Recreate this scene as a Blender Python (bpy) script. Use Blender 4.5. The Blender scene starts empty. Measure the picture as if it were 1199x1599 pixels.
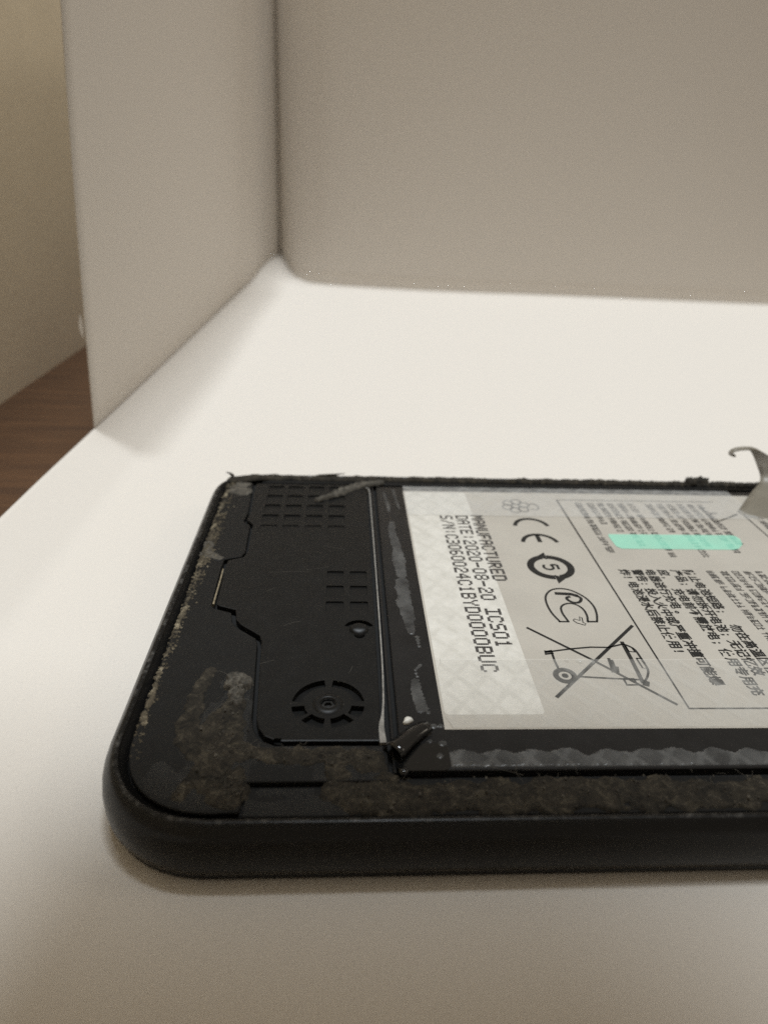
import bpy, bmesh, math, random
import numpy as np
from mathutils import Matrix, Vector

# ---------------------------------------------------------------- camera, light, exposure
U = 0.001                                   # everything below is written in millimetres
scene = bpy.context.scene
COL = scene.collection
FPX, CX, CY = 1100.0, 599.5, 799.5          # focal length and centre in pixels of the 1199 wide photo
CAM = np.array([0.0, 0.0, 54.5])            # the lens is 54.5 mm above the paper
def _n(v):
    v = np.array(v, float); return v / np.linalg.norm(v)
_Y = _n((540 - CX, 262 - CY, FPX))
_X = _n((20900 - CX, 1140 - CY, FPX)); _X = _n(_X - _Y * _X.dot(_Y))
_Z = -np.cross(_X, _Y)
if _Z[1] > 0: _Z = -_Z
ROT = np.array([_X, _Y, _Z])                # rows: world axes seen by the lens
RIGHT, DOWN, FWD = ROT[:, 0], ROT[:, 1], ROT[:, 2]
cam_data = bpy.data.cameras.new('camera'); cam = bpy.data.objects.new('camera', cam_data); COL.objects.link(cam)
m = Matrix.Identity(4)
for i in range(3):
    m[i][0], m[i][1], m[i][2], m[i][3] = RIGHT[i], -DOWN[i], -FWD[i], CAM[i] * U
cam.matrix_world = m
cam_data.sensor_fit = 'HORIZONTAL'; cam_data.sensor_width = 36.0
cam_data.lens = 36.0 * FPX / 1199.0
cam_data.clip_start = 0.002; cam_data.clip_end = 20.0
cam_data.dof.use_dof = True; cam_data.dof.focus_distance = 0.079
cam_data.dof.aperture_fstop = cam_data.lens / 0.92
scene.camera = cam

world = bpy.data.worlds.new('World'); scene.world = world; world.use_nodes = True
bg = world.node_tree.nodes['Background']
bg.inputs[0].default_value = (1.0, 0.86, 0.68, 1); bg.inputs[1].default_value = 0.25

def area_light(name, loc, target, size, power, col):
    d = bpy.data.lights.new(name, 'AREA'); d.shape = 'DISK'; d.size = size * U; d.energy = power; d.color = col
    o = bpy.data.objects.new(name, d); COL.objects.link(o)
    o.location = Vector(loc) * U
    o.rotation_euler = (Vector(target) - Vector(loc)).to_track_quat('-Z', 'Y').to_euler()
    return o
area_light('ceiling_lamp', (-240, 275, 3000), (20, 150, 0), 260, 30.5, (0.94, 1.008, 1.06))
area_light('ceiling_lamp', (190, 265, 3000), (20, 150, 0), 680, 56.5, (0.94, 1.008, 1.06))
area_light('side_fill_light', (1500, 150, 1100), (-60, 200, 60), 400, 1.8, (1.0, 0.90, 0.75))  # added fill that brightens the wall and side panel; no known source there

vs = scene.view_settings
vs.view_transform = 'Standard'; vs.look = 'None'; vs.exposure = 0.0; vs.gamma = 1.0; vs.use_curve_mapping = False
scene.render.engine = 'CYCLES'
scene.cycles.max_bounces = 7; scene.cycles.diffuse_bounces = 5; scene.cycles.glossy_bounces = 3; scene.cycles.use_denoising = False; scene.cycles.use_adaptive_sampling = False; scene.cycles.sample_clamp_indirect = 0.8; scene.cycles.caustics_reflective = False; scene.cycles.caustics_refractive = False; scene.cycles.transparent_max_bounces = 16

def at(px, py, z):
    """Point of the horizontal plane at height z (mm) that the photo shows at that pixel."""
    d = ROT @ np.array([px - CX, py - CY, FPX]); t = (z - CAM[2]) / d[2]
    return CAM + d * t

# ---------------------------------------------------------------- helpers
rng = np.random.RandomState(7); random.seed(7)
def vnoise(x, y, seed=0):
    x = np.asarray(x, float); y = np.asarray(y, float)
    xi = np.floor(x).astype(np.int64); yi = np.floor(y).astype(np.int64)
    xf = x - xi; yf = y - yi
    def h(a, b):
        n = (a * 374761393 + b * 668265263 + seed * 1274126177) & 0xffffffff
        n = ((n ^ (n >> 13)) * 1274126177) & 0xffffffff
        return ((n ^ (n >> 16)) & 0xffff) / 65535.0
    u = xf * xf * (3 - 2 * xf); v = yf * yf * (3 - 2 * yf)
    return (h(xi, yi) * (1 - u) + h(xi + 1, yi) * u) * (1 - v) + (h(xi, yi + 1) * (1 - u) + h(xi + 1, yi + 1) * u) * v
def fnoise(x, y, f=1.0, oct=4, seed=0):
    s = 0; a = 0.5
    for k in range(oct):
        s = s + a * vnoise(np.asarray(x) * f, np.asarray(y) * f, seed + k * 17); f *= 2.03; a *= 0.5
    return s / (1 - 0.5 ** oct)

def mesh_obj(name, verts, faces, mat, parent=None, smooth=False, base=None):
    b = np.array(base if base is not None else (BASE.get(parent.name, (0, 0, 0)) if parent else (0, 0, 0)), float)
    v = (np.array(verts, float) - b) * U
    me = bpy.data.meshes.new(name); me.from_pydata(v.tolist(), [], [list(map(int, f)) for f in faces]); me.update()
    if smooth:
        me.polygons.foreach_set('use_smooth', [True] * len(me.polygons))
    o = bpy.data.objects.new(name, me); COL.objects.link(o)
    me.materials.append(mat)
    if parent:
        o.parent = parent
        BASE[o.name] = tuple(b)
    return o
def bm_obj(name, bm, mat, parent=None, smooth=False):
    bmesh.ops.recalc_face_normals(bm, faces=bm.faces[:])
    vs_ = [tuple(v.co) for v in bm.verts]; bm.verts.index_update()
    fs = [[v.index for v in f.verts] for f in bm.faces]
    sm = [f.smooth for f in bm.faces]
    o = mesh_obj(name, vs_, fs, mat, parent)
    if smooth: sm = [True] * len(sm)
    o.data.polygons.foreach_set('use_smooth', sm); bm.free()
    return o
BASE = {}
def thing(name, label, cat, base, group=None):
    o = bpy.data.objects.new(name, None); COL.objects.link(o); o.empty_display_size = 0.005
    o.location = Vector(base) * U; BASE[o.name] = tuple(base)
    o['label'] = label; o['category'] = cat
    if group: o['group'] = group
    return o
def plate(name, pts, z0, z1, mat, parent, bevel=0.12, seg=2, smooth=False):
    """Flat piece with the outline pts (mm), bevelled round its upper edge."""
    bm = bmesh.new()
    f = bm.faces.new([bm.verts.new((p[0], p[1], z1)) for p in pts])
    bm.normal_update()
    if f.normal.z < 0: f.normal_flip()
    r = bmesh.ops.extrude_face_region(bm, geom=[f])
    vs_ = [g for g in r['geom'] if isinstance(g, bmesh.types.BMVert)]
    top = [g for g in r['geom'] if isinstance(g, bmesh.types.BMFace)][0]
    for v in bm.verts:
        if v not in vs_: v.co.z = z0
    if bevel > 0:
        bmesh.ops.bevel(bm, geom=list(top.edges), offset=bevel, segments=seg, profile=0.6, affect='EDGES', clamp_overlap=True)
    if name is None: return bm
    return bm_obj(name, bm, mat, parent)
def ribbon_strokes(strokes, z, closed=False):
    """Flat printed strokes: list of (points, width) -> verts, faces, lying at height z."""
    V, F = [], []
    for pts, w in strokes:
        p = np.array([q[:2] for q in pts], float); n = len(p)
        if n < 2: continue
        for i in range(n):
            a = p[max(i - 1, 0)]; b = p[min(i + 1, n - 1)]
            t = b - a; L = np.hypot(*t); t = t / (L if L > 1e-9 else 1)
            nn = np.array([-t[1], t[0]]) * w / 2
            e = np.zeros(2)
            V.append((*(p[i] + nn + e), z)); V.append((*(p[i] - nn + e), z))
            if i: 
                k = len(V); F.append((k - 4, k - 3, k - 1, k - 2))
    return V, F
def arc(c, r, a0, a1, n=24, ry=None):
    ry = r if ry is None else ry
    return [(c[0] + r * math.cos(math.radians(a0 + (a1 - a0) * i / n)), c[1] + ry * math.sin(math.radians(a0 + (a1 - a0) * i / n))) for i in range(n + 1)]
def smooth_path(pts, n=8):
    p = [np.array(q, float) for q in pts]; p = [2 * p[0] - p[1]] + p + [2 * p[-1] - p[-2]]; out = []
    for i in range(1, len(p) - 2):
        for k in range(n):
            t = k / n
            out.append(0.5 * ((2 * p[i]) + (-p[i - 1] + p[i + 1]) * t + (2 * p[i - 1] - 5 * p[i] + 4 * p[i + 1] - p[i + 2]) * t ** 2 + (-p[i - 1] + 3 * p[i] - 3 * p[i + 1] + p[i + 2]) * t ** 3))
    out.append(p[-2]); return out
def tube(path, radii, sides=6):
    V, F = [], []
    p = [np.array(q, float) for q in path]; n = len(p)
    for i in range(n):
        t = p[min(i + 1, n - 1)] - p[max(i - 1, 0)]; t = t / (np.linalg.norm(t) + 1e-9)
        a = np.cross(t, (0.2, 0.3, 1.0)); a /= np.linalg.norm(a) + 1e-9; b = np.cross(t, a)
        r = radii[i] if hasattr(radii, '__len__') else radii
        for k in range(sides):
            g = 2 * math.pi * k / sides; V.append(p[i] + r * (math.cos(g) * a + math.sin(g) * b))
        if i:
            o = (i - 1) * sides
            for k in range(sides):
                F.append((o + k, o + (k + 1) % sides, o + sides + (k + 1) % sides, o + sides + k))
    return V, F
def merge(parts):
    V, F = [], []
    for v, f in parts:
        o = len(V); V += list(v); F += [[i + o for i in q] for q in f]
    return V, F

# ---------------------------------------------------------------- materials
def material(name):
    mt = bpy.data.materials.new(name); mt.use_nodes = True
    nt = mt.node_tree; return mt, nt, nt.nodes['Principled BSDF']
def pset(b, **k):
    for a, v in k.items(): b.inputs[a.replace('_', ' ')].default_value = v
def coords(nt, scale=(1, 1, 1), rot=(0, 0, 0)):
    """Object coordinates, turned into millimetres."""
    tc = nt.nodes.new('ShaderNodeTexCoord'); mp = nt.nodes.new('ShaderNodeMapping')
    mp.inputs['Scale'].default_value = tuple(s * 1000 for s in scale); mp.inputs['Rotation'].default_value = rot
    nt.links.new(tc.outputs['Object'], mp.inputs['Vector']); return mp.outputs['Vector']
def noise_node(nt, vec, scale, detail=4, rough=0.55, dist=0.0):
    n = nt.nodes.new('ShaderNodeTexNoise'); n.inputs['Scale'].default_value = scale; n.inputs['Detail'].default_value = detail
    n.inputs['Roughness'].default_value = rough; n.inputs['Distortion'].default_value = dist
    nt.links.new(vec, n.inputs['Vector']); return n.outputs['Fac']
def ramp(nt, fac, stops):
    r = nt.nodes.new('ShaderNodeValToRGB'); cr = r.color_ramp
    while len(cr.elements) < len(stops): cr.elements.new(0.5)
    for e, (p, c) in zip(cr.elements, stops):
        e.position = p; e.color = (*c, 1) if len(c) == 3 else c
    nt.links.new(fac, r.inputs['Fac']); return r.outputs['Color']
def bump(nt, b, fac, strength, dist_mm):
    n = nt.nodes.new('ShaderNodeBump'); n.inputs['Strength'].default_value = strength; n.inputs['Distance'].default_value = dist_mm * U
    nt.links.new(fac, n.inputs['Height']); nt.links.new(n.outputs['Normal'], b.inputs['Normal'])
def g(v): return (v, v, v)

def make_plain(name, col, rough, spec=0.5, metal=0.0, var=0.15, nscale=0.8, bstr=0.15, bdist=0.03, bscale=6):
    mt, nt, b = material(name); vec = coords(nt)
    c = np.array(col)
    nt.links.new(ramp(nt, noise_node(nt, vec, nscale), [(0.3, tuple(c * (1 - var))), (0.7, tuple(np.minimum(c * (1 + var), 1)))]), b.inputs['Base Color'])
    pset(b, Roughness=rough, Metallic=metal); b.inputs['Specular IOR Level'].default_value = spec
    if bstr: bump(nt, b, noise_node(nt, vec, bscale, 5), bstr, bdist)
    return mt
M = {}
M['paper'] = make_plain('white_paper', (0.672, 0.664, 0.632), 0.85, 0.15, var=0.012, nscale=0.03, bstr=0.12, bdist=0.05, bscale=2.0)
def mk_paper():
    mt, nt, b = material('white_paper'); vec = coords(nt)
    mm = nt.nodes.new('ShaderNodeMath'); mm.operation = 'ADD'
    nt.links.new(noise_node(nt, vec, 5.0, 3, 0.7), mm.inputs[0]); nt.links.new(noise_node(nt, vec, 2.6, 4, 0.7), mm.inputs[1])
    nt.links.new(ramp(nt, mm.outputs[0], [(0.35, (0.612, 0.565, 0.508)), (0.65, (0.672, 0.628, 0.572))]), b.inputs['Base Color'])
    for e, p in zip(nt.nodes['Color Ramp'].color_ramp.elements, (0.7, 1.3)): e.position = min(1, p - 0.15)
    pset(b, Roughness=0.85); b.inputs['Specular IOR Level'].default_value = 0.15
    bump(nt, b, noise_node(nt, vec, 2.0, 5), 0.15, 0.05); return mt
M['paper'] = mk_paper()
def mk_rim():
    mt, nt, b = material('black_anodised_rim'); vec = coords(nt)
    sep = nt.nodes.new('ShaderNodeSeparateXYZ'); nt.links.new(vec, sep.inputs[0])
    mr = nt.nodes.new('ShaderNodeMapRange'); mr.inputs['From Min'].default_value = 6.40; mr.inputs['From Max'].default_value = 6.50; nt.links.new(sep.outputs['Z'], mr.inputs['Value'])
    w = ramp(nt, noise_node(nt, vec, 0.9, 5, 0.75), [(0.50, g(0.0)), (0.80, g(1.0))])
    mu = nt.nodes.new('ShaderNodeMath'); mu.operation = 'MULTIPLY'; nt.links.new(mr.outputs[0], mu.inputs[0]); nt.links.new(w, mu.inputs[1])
    nt.links.new(ramp(nt, mu.outputs[0], [(0.0, (0.0060, 0.0058, 0.0056)), (1.0, (0.13, 0.125, 0.115))]), b.inputs['Base Color'])  # ridge highlight painted into the colour as a pale, broken top edge
    nt.links.new(ramp(nt, noise_node(nt, vec, 0.22, 5, 0.65), [(0.35, g(0.24)), (0.65, g(0.36))]), b.inputs['Roughness']); b.inputs['Specular IOR Level'].default_value = 0.26
    bump(nt, b, noise_node(nt, vec, 14, 4), 0.06, 0.01); return mt
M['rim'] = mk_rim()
def dusty(name, base, dust, rough, thresh=0.62, sc=0.5, bstr=0.12):
    mt, nt, b = material(name); vec = coords(nt)
    big = noise_node(nt, vec, sc, 6, 0.6); fine = noise_node(nt, vec, 5.5, 3, 0.7)
    mm = nt.nodes.new('ShaderNodeMath'); mm.operation = 'MULTIPLY'; nt.links.new(big, mm.inputs[0]); nt.links.new(fine, mm.inputs[1])
    nt.links.new(ramp(nt, mm.outputs[0], [(0.30, base), (thresh * 0.8, tuple(np.array(base) * 1.15)), (thresh, dust)]), b.inputs['Base Color'])
    nt.links.new(ramp(nt, big, [(0.3, g(rough - 0.03)), (0.75, g(min(1, rough + 0.07)))]), b.inputs['Roughness'])
    b.inputs['Specular IOR Level'].default_value = 0.22
    bump(nt, b, noise_node(nt, vec, 14, 4), bstr, 0.008)
    return mt
M['cover'] = dusty('satin_black_cover', (0.0065, 0.0063, 0.0059), (0.035, 0.033, 0.028), 0.40, 0.50)
M['shelf'] = dusty('black_mid_frame', (0.0065, 0.0063, 0.0059), (0.035, 0.032, 0.027), 0.46, 0.50)
M['deep'] = make_plain('black_recess', (0.006, 0.006, 0.0058), 0.7, 0.3)
M['film'] = make_plain('black_wrapper_film', (0.011, 0.0108, 0.011), 0.28, 0.35, var=0.2, nscale=0.4, bstr=0.1, bdist=0.05, bscale=0.8)
M['gloss'] = make_plain('glossy_black_tape', (0.006, 0.006, 0.006), 0.12, 0.6, bstr=0.1, bdist=0.05, bscale=1.5)
M['ink'] = make_plain('black_ink', (0.013, 0.012, 0.0105), 0.55, 0.3, bstr=0)
M['ink_pale'] = make_plain('worn_grey_ink', (0.085, 0.077, 0.070), 0.6, 0.3, var=0.5, nscale=3.0, bstr=0)
M['foil'] = make_plain('dull_silver_edge', (0.27, 0.26, 0.24), 0.4, 0.5, metal=0.3, var=0.35, nscale=1.2)
M['brass'] = make_plain('dull_brass_edge', (0.34, 0.29, 0.20), 0.4, 0.5, metal=0.5, var=0.4, nscale=2.0)
M['bead'] = make_plain('white_plastic', (0.7, 0.68, 0.62), 0.45)
M['steel'] = make_plain('dark_screw', (0.03, 0.029, 0.027), 0.5, 0.5, metal=0.6, var=0.3, nscale=3)
M['wallp'] = make_plain('beige_wall_paint', (0.90, 0.81, 0.64), 0.8, 0.2, var=0.03, nscale=0.05, bstr=0.15, bdist=0.3, bscale=0.4)
M['phonebody'] = make_plain('pale_bounce_body', (0.76, 0.74, 0.70), 0.4)  # pale finish, chosen to bounce light on to the foreground
M['lensglass'] = make_plain('lens_glass', (0.004, 0.004, 0.006), 0.05)

def diamonds(nt, freq=0.115):
    outs = []
    for ang in (0.62, -0.62):
        w = nt.nodes.new('ShaderNodeTexWave'); w.inputs['Scale'].default_value = freq; w.inputs['Distortion'].default_value = 2.2; w.inputs['Detail'].default_value = 2; w.inputs['Detail Scale'].default_value = 0.6
        nt.links.new(coords(nt, rot=(0, 0, ang)), w.inputs['Vector']); outs.append(w.outputs['Fac'])
    mx = nt.nodes.new('ShaderNodeMath'); mx.operation = 'MAXIMUM'; nt.links.new(outs[0], mx.inputs[0]); nt.links.new(outs[1], mx.inputs[1])
    return ramp(nt, mx.outputs[0], [(0.80, g(0.0)), (0.98, g(1.0))])
def mk_label():
    mt, nt, b = material('silver_grey_label'); vec = coords(nt)
    nt.links.new(ramp(nt, noise_node(nt, vec, 0.12, 5), [(0.3, (0.425, 0.392, 0.340)), (0.7, (0.48, 0.445, 0.388))]), b.inputs['Base Color'])
    pset(b, Roughness=0.42, Metallic=0.1); bump(nt, b, noise_node(nt, vec, 0.5, 5), 0.15, 0.06); return mt
M['label'] = mk_label()
def mk_sticker():
    mt, nt, b = material('white_sticker'); vec = coords(nt, rot=(0, 0, 0.78))
    di = diamonds(nt); ad = nt.nodes.new('ShaderNodeMath'); ad.operation = 'MULTIPLY_ADD'; ad.inputs[1].default_value = -0.11
    nt.links.new(di, ad.inputs[0]); nt.links.new(noise_node(nt, vec, 0.55, 6, 0.6), ad.inputs[2])
    nt.links.new(ramp(nt, ad.outputs[0], [(0.25, (0.53, 0.505, 0.45)), (0.7, (0.66, 0.632, 0.575))]), b.inputs['Base Color'])
    pset(b, Roughness=0.45); bump(nt, b, noise_node(nt, vec, 0.7, 5), 0.25, 0.06); return mt
M['sticker'] = mk_sticker()
def mk_sheer(name, col, cover, rough, patt=0.0, var=0.08):
    """Frosted see-through film: part clear, part milky, with its own gloss."""
    mt, nt, b = material(name); vec = coords(nt, rot=(0, 0, 0.6))
    pset(b, Base_Color=(*col, 1), Roughness=rough); b.inputs['Specular IOR Level'].default_value = 0.6
    nz = noise_node(nt, vec, 0.35, 5)
    vo = nt.nodes.new('ShaderNodeTexVoronoi'); vo.inputs['Scale'].default_value = 0.32; vo.feature = 'DISTANCE_TO_EDGE'; nt.links.new(vec, vo.inputs['Vector'])
    ad = nt.nodes.new('ShaderNodeMath'); ad.operation = 'MULTIPLY_ADD'; ad.inputs[1].default_value = patt; nt.links.new(vo.outputs['Distance'], ad.inputs[0]); nt.links.new(nz, ad.inputs[2])
    bump(nt, b, ad.outputs[0], 0.5, 0.12)
    tr = nt.nodes.new('ShaderNodeBsdfTransparent'); mx = nt.nodes.new('ShaderNodeMixShader')
    src = nz
    if 'embossed' in name:
        dd = nt.nodes.new('ShaderNodeMath'); dd.operation = 'MULTIPLY_ADD'; dd.inputs[1].default_value = 0.22
        nt.links.new(diamonds(nt), dd.inputs[0]); nt.links.new(nz, dd.inputs[2]); src = dd.outputs[0]
    nt.links.new(ramp(nt, src, [(0.3, g(max(0, cover - var))), (0.8, g(cover + var))]), mx.inputs['Fac'])
    nt.links.new(tr.outputs[0], mx.inputs[1]); nt.links.new(b.outputs[0], mx.inputs[2])
    nt.links.new(mx.outputs[0], nt.nodes['Material Output'].inputs['Surface']); return mt
M['tape'] = mk_sheer('clear_embossed_tape', (0.70, 0.68, 0.63), 0.17, 0.26, 0.8, 0.10)
M['tape_rear'] = mk_sheer('milky_embossed_tape', (0.76, 0.75, 0.72), 0.24, 0.28, 0.8, 0.07)
M['torn'] = mk_sheer('dark_torn_film', (0.075, 0.066, 0.053), 0.92, 0.5, 0.4, 0.06)
M['haze_dust'] = mk_sheer('thin_grey_dust', (0.12, 0.115, 0.105), 0.09, 0.9, 0.0, 0.08)
M['quilt'] = mk_sheer('quilted_embossed_film', (0.18, 0.18, 0.176), 0.38, 0.24, 1.0, 0.2)
M['smear'] = mk_sheer('milky_adhesive_smear', (0.19, 0.187, 0.18), 0.34, 0.25, 0.9, 0.26)
M['green'] = mk_sheer('mint_green_film', (0.38, 0.90, 0.68), 0.56, 0.45, 0.0, 0.05)
M['peel'] = mk_sheer('brown_grimy_tape', (0.23, 0.205, 0.16), 0.76, 0.4, 0.4, 0.16)
def mk_gunk(name, dark, mid, light, sc=1.6):
    mt, nt, b = material(name); vec = coords(nt)
    a = noise_node(nt, vec, sc * 0.45, 8, 0.68, 0.8); f = noise_node(nt, vec, 7, 4, 0.75, 0.5)
    mm = nt.nodes.new('ShaderNodeMath'); mm.operation = 'MULTIPLY_ADD'; mm.inputs[1].default_value = 0.38; nt.links.new(f, mm.inputs[0])
    sc_ = nt.nodes.new('ShaderNodeMath'); sc_.operation = 'MULTIPLY'; sc_.inputs[1].default_value = 0.65; nt.links.new(a, sc_.inputs[0]); nt.links.new(sc_.outputs[0], mm.inputs[2])
    nt.links.new(ramp(nt, mm.outputs[0], [(0.40, dark), (0.55, mid), (0.70, light)]), b.inputs['Base Color'])
    pset(b, Roughness=0.8); b.inputs['Specular IOR Level'].default_value = 0.25
    bump(nt, b, f, 0.6, 0.10); return mt
M['gunk'] = mk_gunk('dusty_adhesive', (0.008, 0.0068, 0.0050), (0.031, 0.0255, 0.0178), (0.115, 0.096, 0.066))
M['lint'] = mk_gunk('pale_dust_lint', (0.03, 0.027, 0.022), (0.085, 0.075, 0.06), (0.21, 0.19, 0.155))
M['crumb'] = mk_gunk('tan_glue_crumbs', (0.025, 0.021, 0.015), (0.11, 0.090, 0.060), (0.50, 0.43, 0.30), 0.9)
M['fibre'] = make_plain('pale_fibre', (0.10, 0.088, 0.07), 0.8, bstr=0)
def mk_wood():
    mt, nt, b = material('brown_wood'); vec = coords(nt, scale=(0.10, 1.0, 1.0))
    w = noise_node(nt, vec, 0.35, 8, 0.6, 0.6); f = noise_node(nt, coords(nt, scale=(0.05, 1, 1)), 2.2, 4, 0.6)
    mm = nt.nodes.new('ShaderNodeMath'); mm.operation = 'MULTIPLY_ADD'; mm.inputs[1].default_value = 0.35; nt.links.new(f, mm.inputs[0])
    s_ = nt.nodes.new('ShaderNodeMath'); s_.operation = 'MULTIPLY'; s_.inputs[1].default_value = 0.65; nt.links.new(w, s_.inputs[0]); nt.links.new(s_.outputs[0], mm.inputs[2])
    nt.links.new(ramp(nt, mm.outputs[0], [(0.34, (0.046, 0.020, 0.0085)), (0.5, (0.074, 0.033, 0.0125)), (0.66, (0.108, 0.050, 0.020))]), b.inputs['Base Color'])
    pset(b, Roughness=0.5); bump(nt, b, mm.outputs[0], 0.2, 0.1); return mt
M['wood'] = mk_wood()

# ---------------------------------------------------------------- table, wall, paper
def grid_obj(name, xs, ys, fz, mat, parent=None, thick=0.0):
    V = [(x, y, fz(x, y)) for y in ys for x in xs]; nx = len(xs)
    F = [(j * nx + i, j * nx + i + 1, (j + 1) * nx + i + 1, (j + 1) * nx + i) for j in range(len(ys) - 1) for i in range(nx - 1)]
    return mesh_obj(name, V, F, mat, parent, True)
bm = bmesh.new()
bmesh.ops.create_cube(bm, size=1, matrix=Matrix.Translation((310, 250, -15.3)) @ Matrix.Diagonal((786, 1000, 30, 1)))
table = bm_obj('table', bm, M['wood']); table['kind'] = 'structure'
bm = bmesh.new()
bmesh.ops.create_cube(bm, size=1, matrix=Matrix.Translation((-93, 300, 110)) @ Matrix.Diagonal((20, 1300, 340, 1)))
wall = bm_obj('wall', bm, M['wallp']); wall['kind'] = 'structure'

FOLD = np.array([(-60, -57.6), (60, -57.2), (108, -56.6), (123, -56.3), (152, -55.3), (177, -54.4), (239, -52.5), (345, -49.3), (360, -48.2), (374, -46.0), (385, -43.2), (394, -39.8), (400, -36.8), (405, -34.4), (560, -33.0)])
LIFT = 4.5
def lift_w(y): return float(np.interp(y, [200, 345], [1, 0]))
def fold_x(y): return float(np.interp(y / (1 - LIFT / 54.5 * lift_w(y)), FOLD[:, 0], FOLD[:, 1])) * (1 - LIFT / 54.5 * lift_w(y))
def lift_z(d, y):
    """The sheet rises towards its left edge with a soft bend, then an even slope."""
    t = max(0.0, 1 - d / 11.5); return LIFT * lift_w(y) * (1.15 * t - 0.15 if t > 0.3 else t * t * 2.17)
paper = thing('paper_backdrop', 'folded white paper backdrop under and behind the dismantled phone', 'paper', (0, 200, 0))
def corner(x, y):
    """The floor of the folded sheet rises into the rear corner."""
    return 11.0 * math.exp(-max(0.0, x + 35.5) ** 2 / 64.0 - (max(0.0, 404 - y) / 24.0) ** 2)
ys = np.concatenate([np.linspace(-60, 150, 43), np.linspace(156, 330, 26), np.linspace(334, 420, 40), np.linspace(430, 560, 12)])
ds = np.concatenate([np.linspace(0, 14, 22), np.linspace(16, 320, 40)])
V = []; F = []
for y in ys:
    for d in ds:
        lift = lift_z(d, y)
        lift += corner(fold_x(y) + d, y)
        V.append((fold_x(y) + d, y, lift + 0.12 * (fnoise(d, y, 0.02, 2, 5) - 0.5) * (d > 15)))
nx = len(ds)
F = [(j * nx + i, j * nx + i + 1, (j + 1) * nx + i + 1, (j + 1) * nx + i) for j in range(len(ys) - 1) for i in range(nx - 1)]
fs = mesh_obj('floor_sheet', V, F, M['paper'], paper, True)
def solid(o, t):
    md = o.modifiers.new('thickness', 'SOLIDIFY'); md.thickness = t * U; md.offset = -1
solid(fs, 0.2)
# side panel, leaning in a little more towards its top
def lean(z): return 0.048 * z + 0.00018 * z * z
zs = np.linspace(0, 1, 26); yp = np.concatenate([np.linspace(140, 345, 52), np.linspace(350, 404.5, 26)])
V = []
for y in yp:
    H = float(np.interp(y, [140, 280, 420], [92, 108, 145]))
    for s in zs:
        z = s * H
        V.append((fold_x(y) + 0.1 + lean(z) * (1 - 0.9 * min(1, max(0, (y - 340) / 65.0))) + 0.6 * (fnoise(y, z, 0.012, 2, 3) - 0.5) * min(1, z / 20), y, z + (0.2 + lift_z(0, y) + corner(fold_x(y), y)) * (1 - s)))
nz = len(zs)
F = [(j * nz + i, (j + 1) * nz + i, (j + 1) * nz + i + 1, j * nz + i + 1) for j in range(len(yp) - 1) for i in range(nz - 1)]
sp = mesh_obj('side_panel', V, F, M['paper'], paper, True); solid(sp, 0.2)
nick = [(-50.35, 139.9, 23.0), (-50.55, 139.7, 23.9), (-50.65, 139.5, 25.3), (-50.3, 139.8, 27.4), (-50.0, 140.0, 24.8)]
mesh_obj('torn_nick', nick + [(x + 0.1, y + 0.3, z) for x, y, z in nick], [(0, 1, 2, 3, 4), (9, 8, 7, 6, 5)] + [(i, (i + 1) % 5, (i + 1) % 5 + 5, i + 5) for i in range(5)], M['paper'], paper)
plan = smooth_path([(-34.6, 404.5), (-32.6, 399.5), (-29.5, 394.5), (-24.5, 389), (-16, 383.5), (-5, 378.5), (20, 373.5), (53, 369.8), (119, 367.5), (217, 361.5), (300, 357)], 8)
V = []
for p in plan:
    for s in zs: V.append((p[0], p[1] + 0.9 * s, 0.1 + corner(p[0], p[1]) * (1 - s) + 165 * s))
F = [(j * nz + i, (j + 1) * nz + i, (j + 1) * nz + i + 1, j * nz + i + 1) for j in range(len(plan) - 1) for i in range(nz - 1)]
bp = mesh_obj('back_panel', V, F, M['paper'], paper, True); solid(bp, 0.2)

# ---------------------------------------------------------------- the dismantled phone
PX0, PX1, PY0, PY1 = -20.3, 134.0, 40.75, 112.6
phone = thing('smartphone', 'black smartphone with its back cover removed, lying on white paper', 'smartphone', (56, 76, 0))
def outline(o, n=12, inset_corner=0):
    """Rounded outline, grown outwards by o; the photographed rear corner is tighter."""
    out = []
    for (cx, cy, a0, R) in ((PX0, PY0, 180, 10.0), (PX1, PY0, 270, 10.5), (PX1, PY1, 0, 7.5), (PX0, PY1, 90, 6.5)):
        sx = 1 if cx == PX0 else -1; sy = 1 if cy == PY0 else -1
        c = (cx + sx * R, cy + sy * R); r = R + o
        for k in range(n + 1):
            a = math.radians(a0 + 90 * k / n); ca, sa = math.cos(a), math.sin(a)
            e = 0.92
            out.append((c[0] + r * math.copysign(abs(ca) ** e, ca), c[1] + r * math.copysign(abs(sa) ** e, sa)))
    return out
prof = [(-3.0, 5.25), (-1.15, 5.25), (-1.05, 5.75), (-0.5, 5.82), (-0.42, 6.36), (-0.30, 6.48), (-0.05, 6.52), (0.16, 6.42), (0.45, 6.1), (0.85, 5.45), (1.12, 4.6), (1.24, 3.7), (1.24, 2.7), (1.14, 1.9), (0.96, 1.4), (0.84, 1.28), (0.70, 1.26), (0.68, 1.14), (0.80, 1.04), (0.7, 0.55), (0.45, 0.2), (0.1, 0.06), (-3, 0.06)]
rings = [outline(o) for o, z in prof]; nr = len(rings[0])
V = [(p[0], p[1], prof[i][1]) for i, r in enumerate(rings) for p in r]
F = [(i * nr + k, (i + 1) * nr + k, (i + 1) * nr + (k + 1) % nr, i * nr + (k + 1) % nr) for i in range(len(prof) - 1) for k in range(nr)]
F.append([(len(prof) - 1) * nr + k for k in range(nr)])
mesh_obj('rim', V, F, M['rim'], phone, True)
bo = outline(-1.0)
mesh_obj('inner_tray', [(p[0], p[1], 5.3) for p in bo], [list(range(len(bo)))], M['deep'], phone)

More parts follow.
